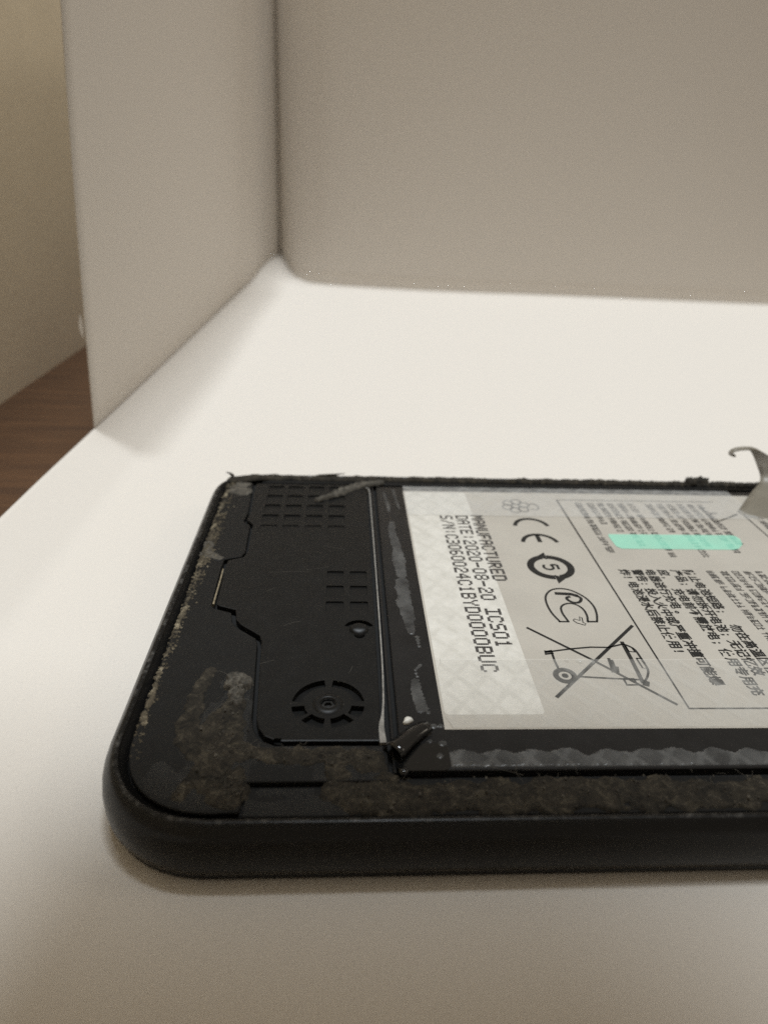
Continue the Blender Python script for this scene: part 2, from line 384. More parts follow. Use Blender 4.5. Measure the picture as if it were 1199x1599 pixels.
# speaker cover (photo left of the battery): outline, pockets and ring slots
cover_pts = [(-14.2, 109.6), (-14.35, 106.8), (-13.9, 98.6), (-14.2, 95.9), (-13.1, 94.4), (-12.8, 86.1), (-13.2, 84.6), (-15.2, 83.6), (-15.25, 81.6), (-14.95, 73.0), (-14.6, 72.6), (-12.5, 71.75), (-12.15, 69.7), (-11.5, 68.7), (-9.1, 66.6), (-8.75, 65.5), (-7.9, 53.0), (-7.6, 51.8), (-6.9, 50.7), (-5.6, 50.05), (3.9, 50.0), (4.1, 50.3), (4.25, 107.2), (3.6, 108.6), (2.0, 109.6)]
ZC = 6.2
bmc = plate(None, cover_pts, 5.32, ZC, None, None, 0.14, 2)
cov = bm_obj('speaker_cover', bmc, M['cover'], phone)
cut = bmesh.new()
def cut_poly(pts, depth):
    f = cut.faces.new([cut.verts.new((p[0], p[1], ZC - depth)) for p in pts])
    cut.normal_update()
    if f.normal.z > 0: f.normal_flip()
    r = bmesh.ops.extrude_face_region(cut, geom=[f])
    for v in [q for q in r['geom'] if isinstance(q, bmesh.types.BMVert)]: v.co.z = ZC + 0.5
def rrect(x0, x1, y0, y1, r=0.35):
    o = []
    for cx, cy, a in ((x0 + r, y0 + r, 180), (x1 - r, y0 + r, 270), (x1 - r, y1 - r, 0), (x0 + r, y1 - r, 90)):
        for k in range(4):
            t = math.radians(a + 30 * k); o.append((cx + r * math.cos(t), cy + r * math.sin(t)))
    return o
for j, yt in enumerate((108.6, 105.0, 101.4, 97.8, 94.3)):
    for i, xl in enumerate((-12.0, -8.75, -5.4, -2.0)):
        cut_poly(rrect(xl, xl + 2.55, yt - 2.6, yt), 0.20 - 0.08 * (j == 4))
for yt in (81.0, 77.35, 73.7):
    for xl in (-1.75, 1.25):
        cut_poly(rrect(xl, xl + 2.2, yt - 2.4, yt, 0.2), 0.20)
SC = (-1.05, 55.1)
def sector(c, r0, r1, a0, a1, n=10):
    return arc(c, r1, a0, a1, n) + arc(c, r0, a1, a0, n)
for r0, r1, a0, a1 in ((2.6, 3.65, 97, 174), (2.6, 3.65, 6, 83), (2.35, 3.65, 186, 214), (2.1, 3.45, 222, 263), (2.1, 3.45, 277, 318), (2.35, 3.65, 326, 354)):
    cut_poly(sector(SC, r0, r1, a0, a1), 0.62)
cut_poly(arc(SC, 0.72, 0, 315, 7), 0.6)
cut_poly(sector((2.25, 67.9), 1.15, 1.8, 20, 160, 10), 0.45)
cut_poly(arc((2.3, 66.7), 0.62, 0, 337.5, 15), 0.5)
cut_poly([(-6.0, 49.6), (-5.3, 49.6), (-5.3, 50.4), (-6.0, 50.4)], 0.5)
cut.normal_update(); bmesh.ops.recalc_face_normals(cut, faces=cut.faces[:])
cme = bpy.data.meshes.new('cut'); 
for v in cut.verts: v.co = (v.co - Vector(BASE['smartphone'])) * U
cut.to_mesh(cme); cut.free()
cob = bpy.data.objects.new('cut', cme); COL.objects.link(cob); cob.location = phone.location; 
cob.location = (0, 0, 0); cob.parent = phone
md = cov.modifiers.new('b', 'BOOLEAN'); md.object = cob; md.operation = 'DIFFERENCE'; md.solver = 'EXACT'
bpy.context.view_layer.update()
dg = bpy.context.evaluated_depsgraph_get()
new = bpy.data.meshes.new_from_object(cov.evaluated_get(dg))
cov.modifiers.clear(); old = cov.data; cov.data = new; new.name = 'speaker_cover'
if not new.materials: new.materials.append(M['cover'])
bpy.data.objects.remove(cob); bpy.data.meshes.remove(cme); bpy.data.meshes.remove(old)
# raised collar round the socket and little dome by the slots
V = []; n = 32
pr = [(0.74, 6.0), (0.76, 6.36), (0.95, 6.40), (1.35, 6.38), (1.55, 6.20)]
for r, z in pr: V += [(SC[0] + r * math.cos(2 * math.pi * k / n), SC[1] + r * math.sin(2 * math.pi * k / n), z) for k in range(n)]
F = [(i * n + k, i * n + (k + 1) % n, (i + 1) * n + (k + 1) % n, (i + 1) * n + k) for i in range(len(pr) - 1) for k in range(n)]
mesh_obj('screw_collar', V, F, M['cover'], cov, True)
def lathe(c, pr, n=24):
    V = []
    for r, z in pr: V += [(c[0] + r * math.cos(2 * math.pi * k / n), c[1] + r * math.sin(2 * math.pi * k / n), z) for k in range(n)]
    F = [(i * n + k, i * n + (k + 1) % n, (i + 1) * n + (k + 1) % n, (i + 1) * n + k) for i in range(len(pr) - 1) for k in range(n)]
    F.append(list(range((len(pr) - 1) * n, len(pr) * n))); return V, F
V, F = lathe(SC, [(0.73, 5.62), (0.70, 6.05), (0.42, 6.08), (0.40, 5.72), (0.06, 5.70)], 6)
mesh_obj('screw', V, F, M['steel'], cov)
V, F = lathe((2.25, 67.75), [(1.12, 6.15), (1.05, 6.42), (0.8, 6.55), (0.4, 6.58)])
V = [(x, y, z - 0.5 * max(0, 67.4 - y)) for x, y, z in V]
mesh_obj('locating_dome', V, F, M['cover'], cov, True)

sr = np.random.RandomState(12); st = []
for (x, y, a, L) in ((-9.5, 80.5, 0.12, 5.5), (-4.5, 81.3, 0.2, 3.0), (-9.2, 76.0, 0.7, 1.2), (-6.5, 68.5, 0.75, 2.2), (-2.5, 88, -0.3, 3.4), (-8.5, 61.5, 0.4, 1.6), (1.0, 59.8, 1.3, 1.4)):
    p = [(x, y)]
    for q in range(8):
        a += sr.normal() * 0.04; p.append((p[-1][0] + math.cos(a) * L / 8, p[-1][1] + math.sin(a) * L / 8))
    st.append((p, 0.035))
mesh_obj('scratches', *ribbon_strokes(st, ZC + 0.004), M['lint'], cov)['kind'] = 'stuff'
# mid frame shelf: left strip and front-left corner, with a step down to the front channel
ins = outline(-1.25)
left = [p for p in ins if p[0] < -7.6 and p[1] < 109.9]
li = [p for p in left if p[1] < 76]; lu = [p for p in left if p[1] >= 76]
li.sort(key=lambda p: math.atan2(p[1] - 58, p[0] + 2) % (2 * math.pi))
lu.sort(key=lambda p: p[1])
contour = [(-14.9, 109.9)] + sorted(lu, key=lambda p: -p[1]) + li
contour += [(-8.2, 42.1), (-8.0, 45.3), (4.6, 45.3), (4.6, 49.55), (-5.8, 49.6), (-7.3, 50.3), (-8.0, 51.6), (-8.35, 53.0), (-9.2, 65.3), (-9.5, 66.2), (-11.9, 68.3), (-12.6, 69.4), (-12.95, 71.3), (-15.1, 72.2), (-15.55, 72.8), (-15.8, 81.6), (-15.75, 84.1), (-13.55, 85.0), (-13.2, 86.1), (-13.5, 94.2), (-14.65, 95.7), (-14.3, 98.6), (-14.8, 106.8)]
plate('shelf', contour, 5.31, 6.08, M['shelf'], phone, 0.08, 1)
V, F = lathe((-16.55, 84.0), [(0.5, 6.10), (0.42, 6.12), (0.40, 6.11)], 14)
mesh_obj('pin_hole', V, F, M['deep'], phone)
mesh_obj('brass_seam', *(lambda vf: (vf[0], vf[1]))(tube(smooth_path([(-15.48, 81.4, 6.08), (-15.42, 78, 6.12), (-15.4, 74.5, 6.12), (-15.36, 72.8, 6.16)]), [0.11] * 16 + [0.13] * 8 + [0.17])), M['brass'], phone)
plate('ledge', [(-8.0, 42.0), (96, 42.0), (96, 45.9), (5.0, 45.9), (5.0, 45.15), (-7.8, 45.15)], 5.31, 5.6, M['shelf'], phone, 0.06, 1)
plate('rear_ledge', [(4.6, 109.9), (96, 109.9), (96, 111.3), (-12, 111.3), (-13.5, 110.2), (2.2, 110.0)], 5.31, 6.15, M['shelf'], phone, 0.08, 1)
plate('board_cover', rrect(95.5, 131.5, 44.5, 109.5, 4), 5.31, 6.2, M['cover'], phone, 0.14)

# silver edge between cover and battery, with the thin dark wall beside it
path = smooth_path([(4.15, 108.3), (4.62, 107.0), (4.68, 100), (4.72, 86), (4.70, 64.5), (4.55, 56.5), (4.35, 53.6), (4.15, 51.8), (4.22, 49.7)], 6)
wd = np.interp(np.linspace(0, 1, len(path)), [0, 0.12, 0.6, 0.74, 0.86, 1], [0.30, 0.18, 0.16, 0.22, 0.50, 0.62])
V = []; F = []
for i, (p, w) in enumerate(zip(path, wd)):
    V += [(p[0] - w / 2, p[1], 5.4), (p[0] - w / 2, p[1], 6.27), (p[0] + w / 2, p[1], 6.30), (p[0] + w / 2, p[1], 5.4)]
    if i:
        o = 4 * (i - 1); F += [(o + k, o + k + 4, o + k + 5, o + k + 1) for k in range(3)]
F.append((0, 1, 2, 3)); k = len(V); F.append((k - 1, k - 2, k - 3, k - 4))
mesh_obj('silver_edge', V, F, M['foil'], phone)
plate('battery_pit_wall', [(5.0, 46.2), (5.28, 46.2), (5.34, 80), (5.3, 109), (5.02, 109), (5.0, 80)], 5.31, 6.08, M['film'], phone, 0.05, 1)

# ---------------------------------------------------------------- battery with its label
BX1 = 92.0
bat = plate('battery', rrect(5.75, BX1, 46.35, 109.0, 0.8), 5.31, 6.20, M['film'], phone, 0.25, 3)
bat['label'] = 'flat black-edged battery with a silver-grey printed label'
ZL = 6.24
plate('label', [(10.25, 51.4), (BX1 - 4, 51.4), (BX1 - 4, 107.3), (10.25, 107.3)], 6.205, ZL, M['label'], bat, 0, 1)
plate('serial_sticker', rrect(10.5, 20.6, 53.4, 106.9, 0.5), ZL + 0.002, ZL + 0.02, M['sticker'], bat, 0, 1)
ZP = ZL + 0.03

FONT = {
'M': '10001 11011 10101 10101 10001 10001 10001', 'A': '01110 10001 10001 11111 10001 10001 10001', 'N': '10001 11001 10101 10101 10011 10001 10001',
'U': '10001 10001 10001 10001 10001 10001 01110', 'F': '11111 10000 10000 11110 10000 10000 10000', 'C': '01110 10001 10000 10000 10000 10001 01110',
'T': '11111 00100 00100 00100 00100 00100 00100', 'R': '11110 10001 10001 11110 10100 10010 10001', 'E': '11111 10000 10000 11110 10000 10000 11111',
'D': '11110 10001 10001 10001 10001 10001 11110', ':': '00000 00100 00100 00000 00100 00100 00000', '2': '01110 10001 00001 00110 01000 10000 11111',
'0': '01110 10001 10001 10001 10001 10001 01110', '-': '00000 00000 00000 11111 00000 00000 00000', '8': '01110 10001 10001 01110 10001 10001 01110',
'I': '11111 00100 00100 00100 00100 00100 11111', 'S': '01111 10000 10000 01110 00001 00001 11110', '1': '00100 01100 00100 00100 00100 00100 01110',
'/': '00001 00010 00010 00100 01000 01000 10000', '3': '11110 00001 00001 01110 00001 00001 11110', '6': '01110 10000 10000 11110 10001 10001 01110',
'4': '00010 00110 01010 10010 11111 00010 00010', 'B': '11110 10001 10001 11110 10001 10001 11110', 'Y': '10001 10001 01010 00100 00100 00100 00100', ' ': ' '.join(['00000'] * 7)}
def dots(text, xc, y0, pitch, height):
    """Dot printed line: reads towards -Y, letters stand up towards +X."""
    V, F = [], []
    dx = height / 7; dy = pitch * 0.80 / 5
    for ci, ch in enumerate(text):
        for r, row in enumerate(FONT[ch].split()):
            for c, b in enumerate(row):
                if b == '1':
                    x1 = xc + height / 2 - r * dx + 0.04; x0 = x1 - dx - 0.08
                    ya = y0 - ci * pitch - c * dy + 0.03; yb = ya - dy * (1.0) - 0.06
                    k = len(V); V += [(x0, ya, ZP), (x1, ya, ZP), (x1, yb, ZP), (x0, yb, ZP)]; F.append((k, k + 1, k + 2, k + 3))
    return V, F
mesh_obj('date_code', *merge([dots('MANUFACTURED', 21.15, 98.3, 1.65, 1.9), dots('DATE:2020-08-20 ICS01', 18.75, 98.1, 1.62, 1.9), dots('S/N:C3060024C1BYD0000BUC', 16.3, 98.1, 1.60, 1.9)]), M['ink_pale'], bat)

def P2(pts): return [at(x, y, ZP)[:2] for x, y in pts]
def C8(pts): return P2([(820 + .2169 * x, 900 + .2169 * y) for x, y in pts])      # zoomed view of the two lower symbols
# conformity letters
V, F = ribbon_strokes([(arc((29.15, 94.55), 2.55, 8, 172, 26, 2.75), 0.62), (arc((29.2, 89.3), 2.55, 8, 172, 26, 2.75), 0.62), ([(29.2, 92.0), (29.2, 89.7)], 0.66)], ZP)
mesh_obj('conformity_mark', V, F, M['ink'], bat)
# five years ring
c5 = (28.85, 82.5)
s5 = [(arc(c5, 2.75, 104, 268, 30), 0.98), (arc(c5, 2.75, -76, 88, 30), 0.98)]
V, F = ribbon_strokes(s5, ZP)
def tri(a, b, c):
    k = len(V); V.extend([(*a, ZP + 0.002), (*b, ZP + 0.002), (*c, ZP + 0.002)]); F.append((k, k + 1, k + 2))
tri((28.9, 84.6), (28.9, 86.6), (27.6, 85.4)); tri((28.8, 80.4), (28.8, 78.2), (30.1, 79.5))
five = [(1.0, 0.62), (1.0, -0.6), (0.98, 0.62), (0.12, 0.6), (0.32, 0.1), (0.25, -0.45), (-0.25, -0.68), (-0.75, -0.5), (-0.98, 0.0), (-0.8, 0.6)]
f5 = [(c5[0] + a, c5[1] + b) for a, b in five]
V2, F2 = ribbon_strokes([(f5[:2], 0.36), (f5[2:4], 0.36), (smooth_path(f5[3:], 4), 0.36)], ZP)
mesh_obj('five_year_mark', *merge([(V, F), (V2, F2)]), M['ink'], bat)
# certification letters in outline
outer = smooth_path([(250, 326), (190, 262), (152, 190), (150, 135), (190, 97), (260, 88), (340, 105), (430, 152), (490, 212), (514, 270), (517, 326)], 4)
inner = smooth_path([(450, 326), (445, 285), (420, 240), (380, 210), (330, 195), (285, 200), (258, 222), (266, 262), (298, 308), (312, 326)], 4)
pc = [(C8(outer), 0.27), (C8(inner), 0.27), (C8([(240, 326), (318, 326)]), 0.26), (C8([(444, 326), (523, 326)]), 0.30),
      (C8([(212, 122), (330, 128), (378, 142)]), 0.62), (C8(smooth_path([(370, 138), (402, 160), (388, 186), (345, 188), (305, 168), (300, 152), (325, 146)], 4)), 0.40),
      (C8([(346, 318), (372, 336), (432, 352), (436, 340), (416, 332), (408, 298), (390, 290), (394, 318), (352, 306), (346, 318)]), 0.13)]
mesh_obj('certification_mark', *ribbon_strokes(pc, ZP), M['ink'], bat)
# crossed-out bin
bn = [(C8([(10, 368), (470, 595), (1097, 926)]), 0.32), (C8([(772, 354), (490, 622), (225, 872)]), 0.40),
      (C8([(150, 545), (330, 522), (470, 510), (600, 512), (700, 488)]), 0.24), (C8([(146, 535), (146, 560), (198, 552), (190, 536), (146, 545)]), 0.34),
      (C8([(192, 552), (212, 610), (240, 668)]), 0.26), (C8([(384, 722), (560, 732), (720, 740), (840, 745)]), 0.24),
      (C8([(694, 470), (760, 590), (850, 770)]), 0.46), (C8(smooth_path([(700, 488), (740, 500), (790, 530), (840, 600), (882, 670), (880, 720), (862, 755)], 4)), 0.26),
      (C8([(720, 500), (745, 540), (790, 545), (770, 515)]), 0.22), (C8([(800, 590), (845, 660), (880, 664), (838, 592), (800, 590)]), 0.20),
      (C8([(708, 738), (780, 738), (812, 782), (732, 782), (708, 738)]), 0.26), (C8([(845, 765), (895, 778)]), 0.85), (C8([(600, 590), (632, 690), (668, 690), (660, 650)]), 0.34), (C8([(612, 600), (648, 688)]), 0.6)]
wc = C8([(287, 715)])[0]
bn += [(arc(wc, 1.0, 0, 360, 24), 0.62), (arc(wc, 0.2, 0, 360, 12), 0.34)]
mesh_obj('crossed_bin_mark', *ribbon_strokes(bn, ZP), M['ink'], bat)
# little loop emblem near the rear edge
lp = []
cl = at(805, 790, ZP)
for k in range(6):
    a = math.radians(60 * k + 15); lp.append((arc((cl[0] + 1.45 * math.cos(a), cl[1] + 1.6 * math.sin(a)), 0.8, 0, 360, 14, 0.95), 0.22))
lp += [(arc((cl[0] + 2.9, cl[1] - 0.2), 0.75, -140, 140, 12, 1.1), 0.24), (arc((cl[0], cl[1]), 0.75, 0, 360, 14), 0.18)]
mesh_obj('loop_emblem', *ribbon_strokes(lp, ZP), M['ink_pale'], bat)
# ruled box round the fine print
bx = [([(35.7, 104.5), (35.7, 54.2), (86, 54.2)], 0.26), ([(35.6, 104.6), (62.5, 104.6)], 0.18), ([(65.3, 101.5), (65.3, 84)], 0.2), (P2([(1093, 791), (1117, 816), (1151, 803)]), 0.34), (P2([(1108, 801), (1120, 802)]), 0.3)]
mesh_obj('ruled_box', *ribbon_strokes(bx, ZP), M['ink'], bat)
# Chinese warning lines (reads towards -Y)
def text_mesh(s, size, x, y, stretch=1.0, bold=0.0):
    cu = bpy.data.curves.new('t', 'FONT'); cu.body = s; cu.size = 1.0; cu.resolution_u = 2; cu.offset = bold
    ob = bpy.data.objects.new('t', cu); COL.objects.link(ob)
    bpy.context.view_layer.update()
    me = bpy.data.meshes.new_from_object(ob.evaluated_get(bpy.context.evaluated_depsgraph_get()))
    vv = np.array([v.co[:] for v in me.vertices]) if len(me.vertices) else np.zeros((0, 3)); ff = [list(p.vertices) for p in me.polygons]
    bpy.data.objects.remove(ob); bpy.data.curves.remove(cu); bpy.data.meshes.remove(me)
    return vv, ff
def cjk_line(cells, x, y0, size=1.62, pitch=1.62):
    parts = []
    for i, ch in enumerate(cells):
        if ch == ' ': continue
        vv, ff = text_mesh(ch, 1, 0, 0, bold=0.010)
        if not len(vv): continue
        half = ch in ';:!,。'
        cxx = (vv[:, 0].min() + vv[:, 0].max()) / 2 if not half else vv[:, 0].min() + 0.25
        ly = vv[:, 0] - cxx; lx = vv[:, 1] - 0.37
        for q, (ox, oy) in enumerate(((0, 0), (0.055, 0.0), (0.0, 0.055))): parts.append(([(x + b * size + ox, y0 - i * pitch - a * size + oy, ZP + 0.002 * q) for a, b in zip(ly, lx)], ff))
    return merge(parts)
LINES = ['防止电池短路; 勿在高温区使用产', '产品;请勿拆开电池;无记忆效', '应, 充电前不需放电;使用专用充', '电器进行充电。', '警告:投入火中或严重冲撞可能爆', '炸!电池浸水后禁止使用!']
XL = [47.9, 46.1, 44.25, 42.4, 40.6, 38.8]
mesh_obj('warning_text', *merge([cjk_line(s, x, 81.2) for s, x in zip(LINES, XL)]), M['ink'], bat)
# fine print, too small to read in the photograph: broken rows of marks
def marks(x, y0, y1, seed, h=1.0):
    """A row of tiny glyph-like marks, all of one height, with word gaps."""
    r = np.random.RandomState(seed); V, F = [], []; y = y0; word = r.randint(4, 9); cw = 0.74; t = 0.15
    def bar(xa, xb, ya, yb):
        k = len(V); V.extend([(xa, ya, ZP), (xb, ya, ZP), (xb, yb, ZP), (xa, yb, ZP)]); F.append((k, k + 1, k + 2, k + 3))
    while y > y1:
        for fx in r.choice([-0.5, -0.22, 0.06, 0.34], 2 + (r.rand() < 0.5), replace=False): bar(x + fx * h, x + fx * h + t, y, y - cw * (0.7 + 0.15 * r.rand()))
        for fy in r.choice([0.0, 0.3, 0.6], 1 + (r.rand() < 0.6), replace=False): bar(x - h / 2, x + h / 2 - 0.02, y - fy * cw, y - fy * cw - t * 0.9)
        y -= cw; word -= 1
        if word == 0: y -= 0.35; word = r.randint(4, 9)
    return V, F
fp = []
for i, (x, ye) in enumerate(((38.9, 86.6), (40.9, 96.2), (42.6, 93.4), (44.3, 89.3), (46.0, 93.0), (47.7, 85.8), (50.7, 93.6), (52.6, 85.9), (54.3, 89.2), (56.1, 93.0), (57.8, 87.6), (59.5, 90.0))):
    fp.append(marks(x, 103.5, ye, 30 + i, 1.05))
for i, (x, ye) in enumerate(((51.0, 58), (52.9, 58), (54.6, 60), (56.3, 57), (58.0, 62), (59.8, 58), (61.6, 58))): fp.append(marks(x, 81.8, ye, 60 + i, 1.05))
for i in range(8): fp.append(marks(67.2 + 1.9 * i, 103.2, 86 + 3 * (i % 3), 90 + i, 1.2))
o = mesh_obj('fine_print', *merge(fp), M['ink_pale'], bat); o['kind'] = 'stuff'
# mint green marker film
gp = [(40.3, 92.4), (40.1, 91.6), (40.2, 88.6), (40.8, 87.9), (57.6, 87.9), (58.6, 88.3), (59.8, 89.6), (60.3, 91.2), (60.1, 92.2), (59.5, 92.5)]
mesh_obj('green_film', [(x, y, ZP + 0.03) for x, y in gp], [list(range(len(gp)))], M['green'], bat)['label'] = 'mint green see-through strip across the fine print'

# clear tapes across the battery
def tape_sheet(name, x0, x1, y0, y1, z, mat, seed, wav=0.05, rag=0.12, left_round=0.0):
    nx, ny = 110, 14; V = []
    for j in range(ny):
        for i in range(nx):
            s, t = i / (nx - 1), j / (ny - 1); x = x0 + (x1 - x0) * s; y = y0 + (y1 - y0) * t
            if j in (0, ny - 1): y += rag * (fnoise(x, seed, 0.9, 3, seed) - 0.5)
            if left_round and i == 0: x += left_round * max(0, abs(t - 0.5) - 0.3) * 5
            V.append((x, y, z + wav * fnoise(x, y, 0.45, 3, seed)))
    F = [(j * nx + i, j * nx + i + 1, (j + 1) * nx + i + 1, (j + 1) * nx + i) for j in range(ny - 1) for i in range(nx - 1)]
    return mesh_obj(name, V, F, mat, phone, True)
tape_sheet('clear_tape', 10.3, 67.0, 98.0, 108.9, 6.36, M['tape_rear'], 3)
tape_sheet('clear_tape', 10.3, 89.0, 51.5, 62.1, 6.36, M['tape'], 8, 0.05, 0.05, 0.8)

M['bubble'] = mk_sheer('tape_bubble', (0.75, 0.74, 0.70), 0.25, 0.08, 0.2, 0.05)
for (bx_, by_, br, bh) in ((25.2, 61.9, 0.28, 0.22), (26.6, 61.8, 0.4, 0.16), (28.0, 61.6, 0.3, 0.14)):
    V, F = lathe((bx_, by_), [(br, 6.37), (br * .85, 6.37 + bh * .55), (br * .5, 6.37 + bh * .9), (br * .1, 6.37 + bh)], 14); mesh_obj('tape_bubble', V, F, M['bubble'], phone, True)

# ---------------------------------------------------------------- dust, glue, smears: sheets with an uneven outline
def patch(name, blobs, z, hgt, mat, parent, step=0.14, seed=1, rough=0.9, edge=0.5, nf=0.9, stuff=True, extra=None):
    b = np.array(blobs, float)
    x0, x1 = b[:, 0].min() - b[:, 2].max() - 1, b[:, 0].max() + b[:, 2].max() + 1
    y0, y1 = b[:, 1].min() - b[:, 2].max() - 1, b[:, 1].max() + b[:, 2].max() + 1
    xs = np.arange(x0, x1, step); ys = np.arange(y0, y1, step)
    X, Y = np.meshgrid(xs, ys); Dm = np.full(X.shape, -9.0)
    for bx_, by_, br in b: Dm = np.maximum(Dm, 1 - np.hypot(X - bx_, Y - by_) / br)
    mk = Dm + rough * (fnoise(X, Y, nf, 4, seed) - 0.5)
    if extra is not None: mk = np.where(extra(X, Y), mk, -1)
    h = np.clip(mk / edge, 0, 1) ** 0.5 * hgt * (0.15 + 0.9 * fnoise(X, Y, nf * 1.6, 5, seed + 5) + 0.75 * np.abs(fnoise(X, Y, nf * 3.1, 4, seed + 9) - 0.5) * 2) 
    keep = mk > 0
    cell = keep[:-1, :-1] & keep[1:, :-1] & keep[:-1, 1:] & keep[1:, 1:]
    idx = -np.ones(X.shape, int); used = np.zeros(X.shape, bool)
    for dj in (0, 1):
        for di in (0, 1): used[dj:dj + cell.shape[0], di:di + cell.shape[1]] |= cell
    idx[used] = np.arange(used.sum())
    rim_ = used & ~(np.pad(cell, ((0, 1), (0, 1))) & np.pad(cell, ((1, 0), (0, 1))) & np.pad(cell, ((0, 1), (1, 0))) & np.pad(cell, ((1, 0), (1, 0))))
    zz = z + np.where(rim_, 0, h)
    if name == 'adhesive_residue' and z > 6:      # follows the step down on to the front ledge
        zz = zz - 0.45 * np.clip((45.75 - Y) / 0.8, 0, 1) * np.clip((X + 8.4) / 0.6, 0, 1)
    V = np.stack([X[used], Y[used], zz[used]], 1)
    jj, ii = np.nonzero(cell)
    F = np.stack([idx[jj, ii], idx[jj, ii + 1], idx[jj + 1, ii + 1], idx[jj + 1, ii]], 1)
    o = mesh_obj(name, V, F.tolist(), mat, parent, True)
    if stuff: o['kind'] = 'stuff'
    return o
def trail(pts, n=12):
    out = []
    for a, b in zip(pts[:-1], pts[1:]):
        for k in range(n): out.append(tuple(np.array(a) + (np.array(b) - np.array(a)) * k / n))
    return out + [pts[-1]]
gl = trail([(-10.7, 58.6, 1.1), (-10.3, 56.4, .8), (-10.4, 54.4, 1.2), (-10.9, 52.2, 1.9), (-10.9, 50.2, 1.7), (-11.4, 47.8, 1.7), (-10.8, 45.4, 1.8), (-10.0, 43.9, 1.6)], 5)
gl += trail([(-10.2, 49, 1.2), (-7.6, 48.7, 1.0), (-4, 48.4, 1.1), (0, 48.2, 1.2), (3.2, 47.6, 1.4)], 6)
gl += trail([(-0.4, 47, 1.3), (-0.2, 45, 1.5), (1.2, 43.7, 1.5), (4.0, 44.0, 1.9)], 5)
gl += trail([(-9.0, 46.0, 1.0), (-8.6, 44.6, 1.0), (-8.8, 43.3, .9)], 4)
gl += trail([(-12.3, 46.2, .8), (-13.4, 43.9, .7)], 4)
patch('adhesive_residue', gl, 6.06, 0.30, M['gunk'], phone, 0.10, 4, 1.15, 0.6, 0.8)
patch('adhesive_residue', trail([(3.5, 43.9, 2.0), (30, 43.9, 1.9), (60, 43.9, 1.9), (94, 43.9, 1.9)], 40), 5.58, 0.45, M['gunk'], phone, 0.11, 9, 1.35, 0.4, 0.55, True, lambda X, Y: (Y > 41.35) & (Y < 46.0))
patch('dust_film', [(x, y, q * 1.55) for x, y, q in gl[::3]], 6.085, 0.01, M['haze_dust'], phone, 0.2, 6, 0.9, 0.5, 0.8, True, lambda X, Y: (Y > 45.4) & (Y < 60) & (X < 4.2) & ~((X > -8.5) & (Y > 49.5)))
patch('dust_lint', trail([(-13.6, 60.3, .8), (-14.2, 58.0, .8), (-14.3, 55.4, .9), (-14.3, 52.8, 1.3), (-13.9, 50.6, 1.5), (-13.2, 48.6, 1.0)], 5), 6.07, 0.22, M['gunk'], phone, 0.13, 14, 0.9, 0.6, 1.2)
patch('dust_lint', [(-10.6, 58.9, 1.15), (-9.7, 58.3, 1.0), (-11.2, 58.1, .8), (-10.3, 56.6, .85), (-10.2, 55.4, .8)], 6.10, 0.75, M['lint'], phone, 0.10, 21, 0.8, 0.4, 1.4)
patch('dust_lint', [(-17.4, 107.6, 1.7), (-16.0, 106.3, 1.4), (-16.6, 109, 1.3)], 6.07, 0.12, M['lint'], phone, 0.16, 23, 1.1, 0.5, 0.8)
patch('dust_lint', trail([(-18.6, 88.6, .7), (-18.2, 85.4, 1.1), (-16.6, 84.4, .8)], 5), 6.07, 0.16, M['lint'], phone, 0.13, 29, 1.1, 0.5, 1.1)
# ragged glue on the rear rim
patch('rear_glue', trail([(-18.3, 110.9, 1.0), (-13, 112.0, 1.1), (0, 112.0, 1.0), (20, 112.1, .95), (60, 112.1, .95), (125, 112.1, .9)], 40), 6.2, 0.50, M['gunk'], phone, 0.2, 41, 0.9, 0.35, 0.22, True, lambda X, Y: Y < 113.0)
patch('rear_glue', [(62, 112.3, 1.1), (63.4, 112.5, 1.0), (64.6, 112.4, .8)], 6.5, 0.9, M['gunk'], phone, 0.16, 43, 0.4, 0.3, 0.9)
# left inner edge: crumbs of tan glue
r = np.random.RandomState(5); parts = []
ico_v = [(0, 0, 1), (.9, 0, .1), (.28, .85, .1), (-.72, .53, .1), (-.72, -.53, .1), (.28, -.85, .1)]
ico_f = [(0, 1, 2), (0, 2, 3), (0, 3, 4), (0, 4, 5), (0, 5, 1)]
cnt = 0
while cnt < 800:
    y = 48 + 62 * r.rand(); dens = 0.05 + 1.25 * float(fnoise(y, 0, 0.35, 4, 77)) ** 3 * (0.45 if y < 66 else 1.0) + (0.4 if 82 < y < 92 else 0)
    if r.rand() > dens: continue
    w = 1.0 if y < 75 else 1.5
    xb = -19.05 + (0.0 if y > 53 else 0.02 * (53 - y) ** 2)
    x = xb + w * (r.rand() ** 1.6) * (1 if r.rand() < .9 else 1.7)
    s = 0.06 + 0.13 * r.rand() ** 2 + (0.05 if y > 80 else 0); a = r.rand() * 6.28; c_, s_ = math.cos(a), math.sin(a)
    parts.append(([(x + s * (vx * c_ - vy * s_) * (0.6 + r.rand()), y + s * (vx * s_ + vy * c_) * (0.8 + r.rand()), 6.07 + s * vz * 1.1) for vx, vy, vz in ico_v], ico_f)); cnt += 1
fr = np.random.RandomState(19); fb = []
for k in range(34):
    y = 52 + 56 * fr.rand(); fb += trail([(-18.9 + 0.35 * fr.rand(), y, 0.22 + 0.22 * fr.rand()), (-18.8 + 0.4 * fr.rand(), y + 0.8 + 1.6 * fr.rand(), 0.2 + 0.15 * fr.rand())], 3)
patch('glue_flakes', fb, 6.07, 0.22, M['crumb'], phone, 0.09, 91, 1.0, 0.4, 1.6)
o = mesh_obj('glue_crumbs', *merge(parts), M['crumb'], phone); o['kind'] = 'stuff'
